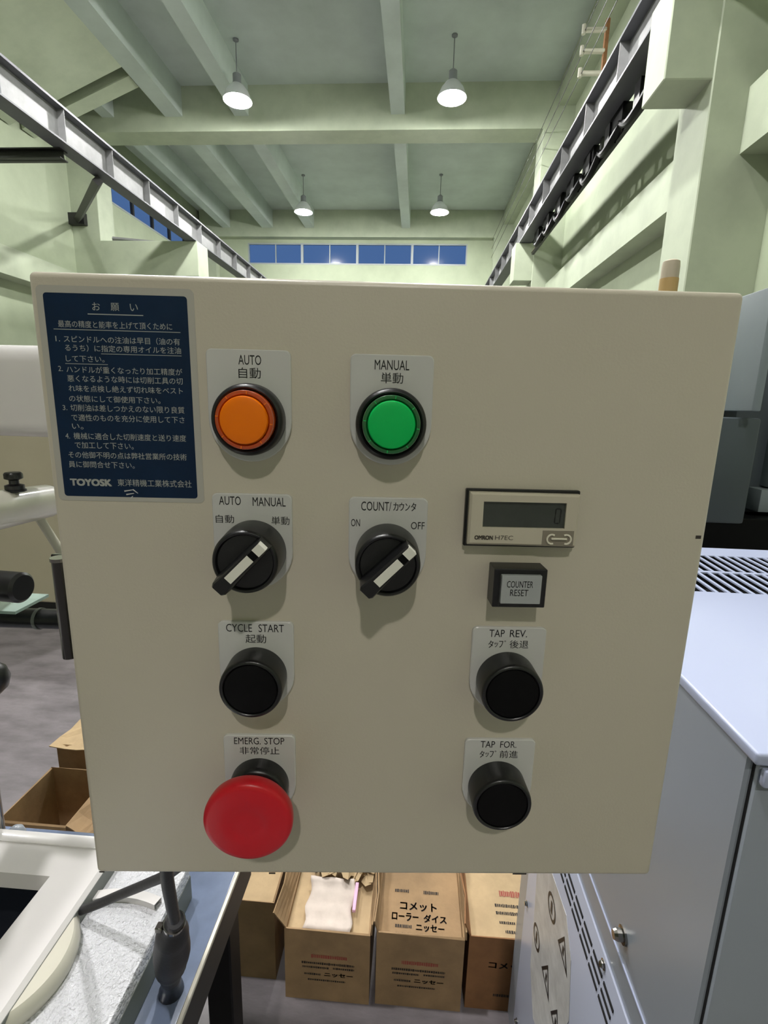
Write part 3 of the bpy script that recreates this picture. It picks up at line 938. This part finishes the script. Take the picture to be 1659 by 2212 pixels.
tmv(lathe('lever_ball', [(0, -.022), (.011, -.019), (.019, -.011), (.022, 0), (.019, .011), (.011, .019), (0, .022)], (-.4935, .5, 1.023), (0, 0, 1), M['black'], tm, n=24))
tmv(rod('lever_stem', (-.74, .5, 1.026), (-.505, .5, 1.023), .006, M['chrome'], tm, n=12))
tmv(box('gearbox', -1.33, -.73, .47, .68, .96, 1.285, M['cream_mach'], tm, bev=.015, seg=3))
tmv(rod('arm_knuckle', (-.76, .52, 1.21), (-.505, .395, 1.224), .018, M['cream_mach'], tm, n=20))
tmv(rod('ball_stem', (-.488, .5, .7502), (-.488, .5, .80), .004, M['machine_grey'], tm, n=12))
tmv(rod('stop_lever', (-.508, .5, .7505), (-.506, .5, .875), .0042, M['chrome'], tm, n=14))
tmv(lathe('stop_ball', [(0, -.01), (.007, -.0075), (.0105, 0), (.0085, .0065), (.004, .0105), (0, .011)], (-.488, .5, .808), (0, 0, 1), M['machine_grey'], tm, n=20))

cc = empty('cream_cabinet', 'big dull cream cabinet standing far back on the left floor', 'cabinet', None, (-3.2, 3.2, 0))
o = box('cabinet_body', -1.6, 1.55, -.35, .35, .06, 1.5, M['cream_dull'], cc, bev=.01, seg=1)
box('plinth', -1.55, 1.5, -.32, .32, 0, .06, M['dark_steel'], cc)

# ================================================================== RIGHT: grey machine cabinet
mc = empty('machine_cabinet', 'pale lavender topped grey machine cabinet right of the control box', 'machine', None, (.8, .62, 0))
def mcb(name, x0, x1, y0, y1, z0, z1, m, parent=None, bev=0.0, seg=2):
    return box(name, x0 - .8, x1 - .8, y0 - .62, y1 - .62, z0, z1, m, parent or mc, bev, seg)
XL, YN, YF, ZT = .253, .333, .885, 1.1135
mcb('side_panel', XL, XL + .02, YN + .006, YF, .02, ZT - .008, M['machine_grey'], None, .002, 1)
mcb('front_panel', XL + .004, 1.3, YN, YN + .02, .02, ZT - .008, M['machine_grey'], None, .003, 2)
mcb('corner_seam', XL + .0035, XL + .011, YN + .0035, YN + .013, .02, ZT - .01, M['slot'])  # inset dark strip draws the seam between side and front panels
mcb('back_panel', XL + .01, 1.3, YF - .02, YF, .02, ZT - .008, M['machine_grey'])
mcb('end_panel', 1.28, 1.3, YN + .02, YF - .02, .02, ZT - .008, M['machine_grey'])
mcb('plinth', XL + .02, 1.28, YN + .02, YF - .02, 0, .05, M['dark_steel'])
mcb('panel_ledge', XL - .0018, XL + .001, YN + .02, YF, .7435, .7455, M['lavender'])
# top sheet with two rows of slots
gx0, gx1 = .38, 1.24
rows = ((.765, .853), (.670, .757))
mcb('top_sheet', XL - .002, 1.31, YN - .004, rows[1][0], ZT - .01, ZT, M['lavender'], None, .0022, 3)
mcb('top_sheet_rear', XL - .002, 1.31, rows[0][1], .905, ZT - .0028, ZT, M['lavender'], None, .001, 1)
mcb('grille_well_back', gx0, gx1, rows[0][1], rows[0][1] + .004, ZT - .07, ZT - .0028, M['slot'])
mcb('top_sheet_end', XL - .002, gx0, rows[1][0] - .001, rows[0][1] + .001, ZT - .0095, ZT - .0002, M['lavender'])
mcb('top_sheet_end', gx1, 1.31, rows[1][0] - .001, rows[0][1] + .001, ZT - .0095, ZT - .0002, M['lavender'])
mcb('grille_divider', gx0, gx1, rows[1][1], rows[0][0], ZT - .0024, ZT - .0002, M['lavender'])
mcb('grille_well', gx0, gx1, rows[1][0], rows[0][1], ZT - .07, ZT - .06, M['slot'])
mcb('folded_lip', XL + .004, 1.3, YN - .007, YN - .001, ZT - .026, ZT - .012, M['lavender'], None, .002, 2)
bsrc = None
for y0, y1 in rows:
    x = gx0 + .006
    while x < gx1:
        dx = .0055
        if bsrc is None:
            bm = bmesh.new()
            add_prism(bm, [(-.0023 - dx / 2, -.0445), (.0023 - dx / 2, -.0445), (.0023 + dx / 2, .0445), (-.0023 + dx / 2, .0445)], 'z', ZT - .0024, ZT - .0002)
            bsrc = finish('grille_bar', bm, M['lavender'], mc)
            bsrc.location = (x - .8, (y0 + y1) / 2 - .62, 0)
        else:
            inst(bsrc, 'grille_bar', mc, (x - .8, (y0 + y1) / 2 - .62, 0))
        x += .0159
# side cover with vents and warning label
XC = .250
cov = mcb('side_cover', XC, XL + .001, .37, .828, .06, .705, M['cover_white'], None, .002, 2)
def cf(y, z, d=0.0):
    return Vector((XC - d - .8, y - .62, z))
vsrc = None
for r_, z in enumerate((.644, .660, .676)):
    for s in range(6):
        y = .66 - .004 * r_ - s * .036
        bm = None
        if vsrc is None:
            vb = bmesh.new()
            add_box(vb, -.0012, .0012, -.015, .015, -.0022, .0022)
            vsrc = finish('vent_slot', vb, M['slot'], cov)
            vsrc.location = cf(y, z)
        else:
            inst(vsrc, 'vent_slot', cov, cf(y, z))
lp = [(.775, .53), (.715, .60), (.62, .612), (.585, .575), (.566, .49), (.60, .40), (.66, .30), (.71, .27), (.755, .33), (.762, .42)]
bm = bmesh.new()
A = [bm.verts.new(cf(p[0], p[1], -.0002)) for p in lp]
B = [bm.verts.new(cf(p[0], p[1], .0007)) for p in lp]
bm.faces.new(A); bm.faces.new(B[::-1])
for i in range(len(lp)):
    bm.faces.new((A[i], B[i], B[(i + 1) % len(lp)], A[(i + 1) % len(lp)]))
lab = finish('warning_label', bm, M['label_film'], cov)
lab['label'] = 'silver warning label with black circles and triangles'
def poly_ring(bm, pts, w):
    cy_ = sum(p[0] for p in pts) / len(pts); cz_ = sum(p[1] for p in pts) / len(pts)
    inn = [(cy_ + (p[0] - cy_) * (1 - w), cz_ + (p[1] - cz_) * (1 - w)) for p in pts]
    o_ = [bm.verts.new(cf(p[0], p[1], .0011)) for p in pts]
    i_ = [bm.verts.new(cf(p[0], p[1], .0011)) for p in inn]
    for k in range(len(pts)):
        bm.faces.new((o_[k], o_[(k + 1) % len(pts)], i_[(k + 1) % len(pts)], i_[k]))
def solid(bm, pts):
    bm.faces.new([bm.verts.new(cf(p[0], p[1], .0011)) for p in pts])
for (cy_, cz_, ry, rz) in ((.681, .553, .022, .021), (.737, .419, .021, .021)):
    bm = bmesh.new()
    poly_ring(bm, [(cy_ + ry * math.cos(2 * math.pi * k / 28), cz_ + rz * math.sin(2 * math.pi * k / 28)) for k in range(28)], .24)
    solid(bm, [(cy_ - .006, cz_ - .010), (cy_ + .004, cz_ - .011), (cy_ + .006, cz_ + .008), (cy_ - .002, cz_ + .011)])
    finish_flat('circle_symbol', bm, M['ink'], cov, (-1, 0, 0))
for tri in (((.640, .540), (.616, .578), (.589, .536)), ((.696, .409), (.667, .452), (.646, .404)), ((.634, .404), (.609, .446), (.588, .400))):
    bm = bmesh.new()
    poly_ring(bm, list(tri), .3)
    cy_ = sum(p[0] for p in tri) / 3; cz_ = sum(p[1] for p in tri) / 3
    solid(bm, [(cy_ - .0035, cz_ - .006), (cy_ + .003, cz_ - .006), (cy_ + .0035, cz_ + .008), (cy_ - .003, cz_ + .009)])
    finish_flat('triangle_symbol', bm, M['ink'], cov, (-1, 0, 0))
def screw(parent, p, d, r=.005, h=.006):
    return lathe('screw', [(0, h), (r * .75, h), (r, h * .7), (r, h * .25), (r * 1.5, h * .2), (r * 1.5, -.0005), (0, -.0005)], p, d, M['chrome'], parent, n=12, smooth=False)
for y, z in ((.814, .401), (.80, .12), (.40, .40), (.494, .694)):
    screw(cov, cf(y, z), (-1, 0, 0), .0042, .005)
for y, z, r in ((.466, .775, .0066),):
    screw(mc, Vector((XL - .8, y - .62, z)), (-1, 0, 0), r, .012)

# ---- grey machine farther back on the right
gm = empty('grey_machine', 'dark grey machine tool standing behind the lavender cabinet', 'machine', None, (1.4, 1.7, 0))
def gmb(name, x0, x1, y0, y1, z0, z1, m, bev=.008, seg=2):
    return box(name, x0 - 1.4, x1 - 1.4, y0 - 1.7, y1 - 1.7, z0, z1, m, gm, bev, seg)
gmb('base', .85, 2.0, 1.50, 2.2, 0, .88, M['mach_dark'])
gmb('saddle', .80, 2.0, 1.53, 2.1, .895, 1.0, M['mach_dark'])
gmb('bed', .83, 2.0, 1.50, 2.1, .87, 1.05, M['black_matte'], .003, 1)
gmb('lower_housing', .70, .965, 1.49, 2.0, 1.035, 1.342, M['mach_dark'])
gmb('upper_housing', .90, .925, 1.44, 2.4, 1.36, 1.678, M['mach_light'], .004)
gmb('column', .97, 1.9, 1.62, 2.4, .9, 1.70, M['mach_dark'])
gmb('slide_block', 1.045, 1.42, 1.56, 1.64, 1.06, 1.13, M['mach_light'], .004)
gmb('slide_ledge', 1.02, 1.42, 1.56, 1.64, 1.035, 1.05, M['mach_light'], .003)
gmb('vertical_cover', 1.075, 1.4, 1.58, 1.63, 1.135, 1.60, M['mach_light'], .004)
lathe('bolt', [(0, .008), (.009, .007), (.01, 0), (0, 0)], (.985 - 1.4, 1.529 - 1.7, .975), (0, -1, 0), M['chrome'], gm, n=10)

# ---- tan pole
pole = empty('wooden_pole', 'tan wooden pole end rising behind the right end of the box', 'pole', None, (.665, 1.5, 0))
lathe('shaft', [(.022, 0), (.0235, 1.0), (.0235, 1.705), (0, 1.705)], (0, 0, 0), (0, 0, 1), M['wood'], pole, n=24, close=False)
lathe('tip', [(.0225, 1.70), (.0225, 1.735), (.021, 1.748), (.014, 1.752), (0, 1.752)], (0, 0, 0), (0, 0, 1), M['wood_top'], pole, n=24, close=False)

# ================================================================== CARDBOARD BOXES
def carton(x0, x1, y0, y1, h, label, m, flaps=(), rot=0.0, t=.004, closed=False, sunk=.012):
    c = empty('cardboard_box', label, 'box', 'cardboard boxes on the floor', ((x0 + x1) / 2, (y0 + y1) / 2, 0), rot)
    w, d = (x1 - x0) / 2, (y1 - y0) / 2
    bm = bmesh.new()
    add_box(bm, -w, w, -d, -d + t, 0, h)
    add_box(bm, -w, w, d - t, d, 0, h)
    add_box(bm, -w, -w + t, -d + t, d - t, 0, h)
    add_box(bm, w - t, w, -d + t, d - t, 0, h)
    add_box(bm, -w + t, w - t, -d + t, d - t, 0, t)
    for v in bm.verts:
        if v.co.z > h * .9:
            v.co.z += random.uniform(-.003, .003)
    finish('carton_walls', bm, m, c)
    if closed:
        bm = bmesh.new()
        add_box(bm, -w + t, w - t, -d + t, d - t, h - sunk - .003, h - sunk)
        finish('lid', bm, closed, c)
    for side, ang, ln in flaps:
        a = math.radians(ang)
        bm = bmesh.new()
        L = ln
        if side in 'lr':
            add_box(bm, 0, L, -d, d, -.0015, .0015)
            Rm = Matrix.Rotation(-a, 4, 'Y') if side == 'r' else Matrix.Rotation(math.pi + a, 4, 'Y')
            T = Matrix.Translation((w if side == 'r' else -w, 0, h))
        else:
            add_box(bm, -w, w, 0, L, -.0015, .0015)
            if side == 'f':
                Rm = Matrix.Rotation(math.pi - a, 4, 'X')
                T = Matrix.Translation((0, -d, h))
            else:
                Rm = Matrix.Rotation(a, 4, 'X')
                T = Matrix.Translation((0, d, h))
        bmesh.ops.subdivide_edges(bm, edges=list(bm.edges), cuts=3, use_grid_fill=True)
        for v in bm.verts:
            v.co.z += .004 * math.sin(v.co.x * 37 + v.co.y * 51)
            v.co = T @ Rm @ v.co
        finish('flap', bm, m, c)
    return c

def cart_print(c, items, place, facing, m):
    """printed words as parts; runs of strokes too small to read as one fine_print part"""
    fine = bmesh.new()
    for t, x0, x1, z, h in items:
        if t == '-':
            k = x0
            while k < x1:
                ww = random.uniform(.002, .0045)
                hh = h * random.uniform(.7, 1.0)
                fine.faces.new([fine.verts.new(place(p, q)) for p, q in ((k, z - hh / 2), (min(k + ww, x1), z - hh / 2), (min(k + ww, x1), z + hh / 2), (k, z + hh / 2))])
                k += ww + .0012
        else:
            bm = bmesh.new()
            add_text(bm, t, x0, x1, z, h, lambda x, q, k=0: place(x, q), bold=0.0006)
            finish_flat('printed_word', bm, m, c, facing)
    if len(fine.faces):
        tag(finish_flat('fine_print', fine, m, c, facing), kind='stuff')
    else:
        fine.free()

# front row, left to right: b0, b1, b2, b3
b0 = carton(-.425, -.288, .915, 1.16, .225, 'cardboard box half hidden beyond the black bench leg', M['card'], flaps=(('l', 55, .05), ('b', 40, .06)), closed=M['card_light'])
b1 = carton(-.256, -.062, .882, 1.16, .200, 'open cardboard box with torn flaps and a sheet of packing paper', M['card'],
            flaps=(('l', 62, .045), ('r', 80, .03), ('b', 25, .08)), closed=M['card_light'], sunk=.016)
b2 = carton(-.048, .147, .886, 1.16, .205, 'cardboard box with large black katakana on its lid, next right of the papered box', M['card'],
            flaps=(('l', 82, .03), ('r', 84, .022)), closed=M['card'], sunk=.020)  # darker card on the lid paints in the shade of its recess
b3 = carton(.158, .345, .896, 1.16, .205, 'brown cardboard box beside the warning label, partly hidden by it', M['card_brown'],
            flaps=(('l', 75, .035),), closed=M['card_light'], sunk=.004)
for c, yf in ((b1, .882), (b2, .886)):
    cx_, cy_ = c.location.x, c.location.y
    fr = lambda x, z, k=0, cx_=cx_, cy_=cy_, yf=yf: Vector((x - cx_, yf - cy_ - .0006, z))
    s = -.205 if c is b1 else 0.0
    z0 = 0.0
    cart_print(c, [('-', -.012 + s, .108 + s, .108, .007), ('-', -.010 + s, .05 + s, .096, .006), ('-', .06 + s, .108 + s, .097, .006),
                        ('-', -.006 + s, .032 + s, .076, .006), ('ニッセー', .040 + s, .105 + s, .078, .011), ('-', .002 + s, .088 + s, .060, .005)], fr, (0, -1, 0), M['card_ink'])
    cart_print(c, [('-', .010 + s, .092 + s, .128, .011)], fr, (0, -1, 0), M['card_red'])
cx_, cy_ = b2.location.x, b2.location.y
tp = lambda x, y, k=0: Vector((x - cx_, y - cy_, .1857))
cart_print(b2, [('コメット', .002, .088, .968, .020), ('ローラー', -.016, .045, .942, .018), ('ダイス', .058, .110, .942, .018),
                ('-', -.008, .030, .920, .008), ('ニッセー', .040, .104, .920, .016), ('-', -.006, .094, .902, .008),
                ('-', -.012, .022, 1.005, .009), ('-', .058, .094, 1.005, .009)], tp, (0, 0, 1), M['card_ink'])
cx3, cy3 = b3.location.x, b3.location.y
fr3 = lambda x, z, k=0: Vector((x - cx3, .896 - cy3 - .0006, z))
cart_print(b3, [('コメット', .205, .295, .130, .018), ('-', .22, .32, .045, .008)], fr3, (0, -1, 0), M['card_ink'])
tp3 = lambda x, y, k=0: Vector((x - cx3, y - cy3, .2017))
cart_print(b3, [('-', .225, .33, .975, .008), ('-', .225, .32, .957, .008), ('-', .23, .265, .935, .007), ('ニッセー', .272, .33, .935, .014), ('-', .24, .33, .915, .007)], tp3, (0, 0, 1), M['card_ink'])
cart_print(b3, [('-', .24, .335, 1.005, .016)], tp3, (0, 0, 1), M['card_red'])

# papers lying on box b1
bm = bmesh.new()
G = 12
gv = {}
for i in range(G + 1):
    for j in range(G + 1):
        x = -.217 + .108 * i / G + .004 * math.sin(j * .9)
        y = .889 + .115 * j / G
        z = .193 + .0016 * math.sin(i * 1.1 + j * .6) + .0014 * math.sin(j * 1.7) + .014 * (j / G) ** 2
        gv[i, j] = bm.verts.new((x, y, z))
for i in range(G):
    for j in range(G):
        bm.faces.new((gv[i, j], gv[i + 1, j], gv[i + 1, j + 1], gv[i, j + 1]))
sheet = finish('packing_paper', bm, M['paper'], smooth=True)
md = sheet.modifiers.new('thick', 'SOLIDIFY'); md.thickness = .0006
tag(sheet, 'crumpled whitish packing paper in the open cardboard box', 'paper')
pk = box('pink_slip', -.109, -.101, .93, 1.0, .198, .206, M['paper_pink'], None, bev=.001, seg=1)
tag(pk, 'narrow pink paper edge beside the packing paper', 'paper')
for k in range(5):
    x = -.20 + .028 * k + random.uniform(-.006, .006)
    bm = bmesh.new()
    add_box(bm, -.022, .022, -.02, .02, -.001, .001)
    bmesh.ops.subdivide_edges(bm, edges=list(bm.edges), cuts=2, use_grid_fill=True)
    Rm = Matrix.Rotation(random.uniform(-.9, .9), 4, 'Z') @ Matrix.Rotation(random.uniform(-.7, .7), 4, 'X')
    for v in bm.verts:
        v.co = Rm @ (v.co + Vector((0, 0, .005 * math.sin(v.co.x * 90)))) + Vector((x - b1.location.x, 1.035 - b1.location.y + random.uniform(-.02, .03), .205))
    finish('torn_flap', bm, M['card_light'], b1)

# boxes on the floor at the left, beyond the bench
l2 = carton(-1.100, -.905, 1.075, 1.285, .22, 'empty open cardboard box beyond the bench, a plastic bag inside', M['card'], flaps=(('r', -35, .07),), rot=.0)
l1 = carton(-1.140, -.93, 1.36, 1.60, .235, 'cardboard box behind the empty open one, torn lid overhanging', M['card_in'], closed=M['card_light'], sunk=-.004)
bm = bmesh.new()
add_box(bm, -.118, .12, -.135, .12, .2365, .2395)
bmesh.ops.subdivide_edges(bm, edges=list(bm.edges), cuts=4, use_grid_fill=True)
for v in bm.verts:
    v.co.z += .006 * math.sin(v.co.x * 60 + v.co.y * 33)
    v.co.y += .006 * math.sin(v.co.x * 80) if v.co.y < -.1 else 0
finish('torn_lid', bm, M['card_light'], l1)
bag = lathe('plastic_bag', [(0, 0), (.05, .002), (.062, .015), (.055, .035), (.03, .05), (.012, .056), (0, .058)], (-.975, 1.15, .0045), (0, 0, 1), M['bag'], n=18)
for v in bag.data.vertices:
    v.co.x += .008 * math.sin(v.co.y * 150 + v.co.z * 90)
tag(bag, 'crumpled clear plastic bag at the bottom of the open box', 'bag')
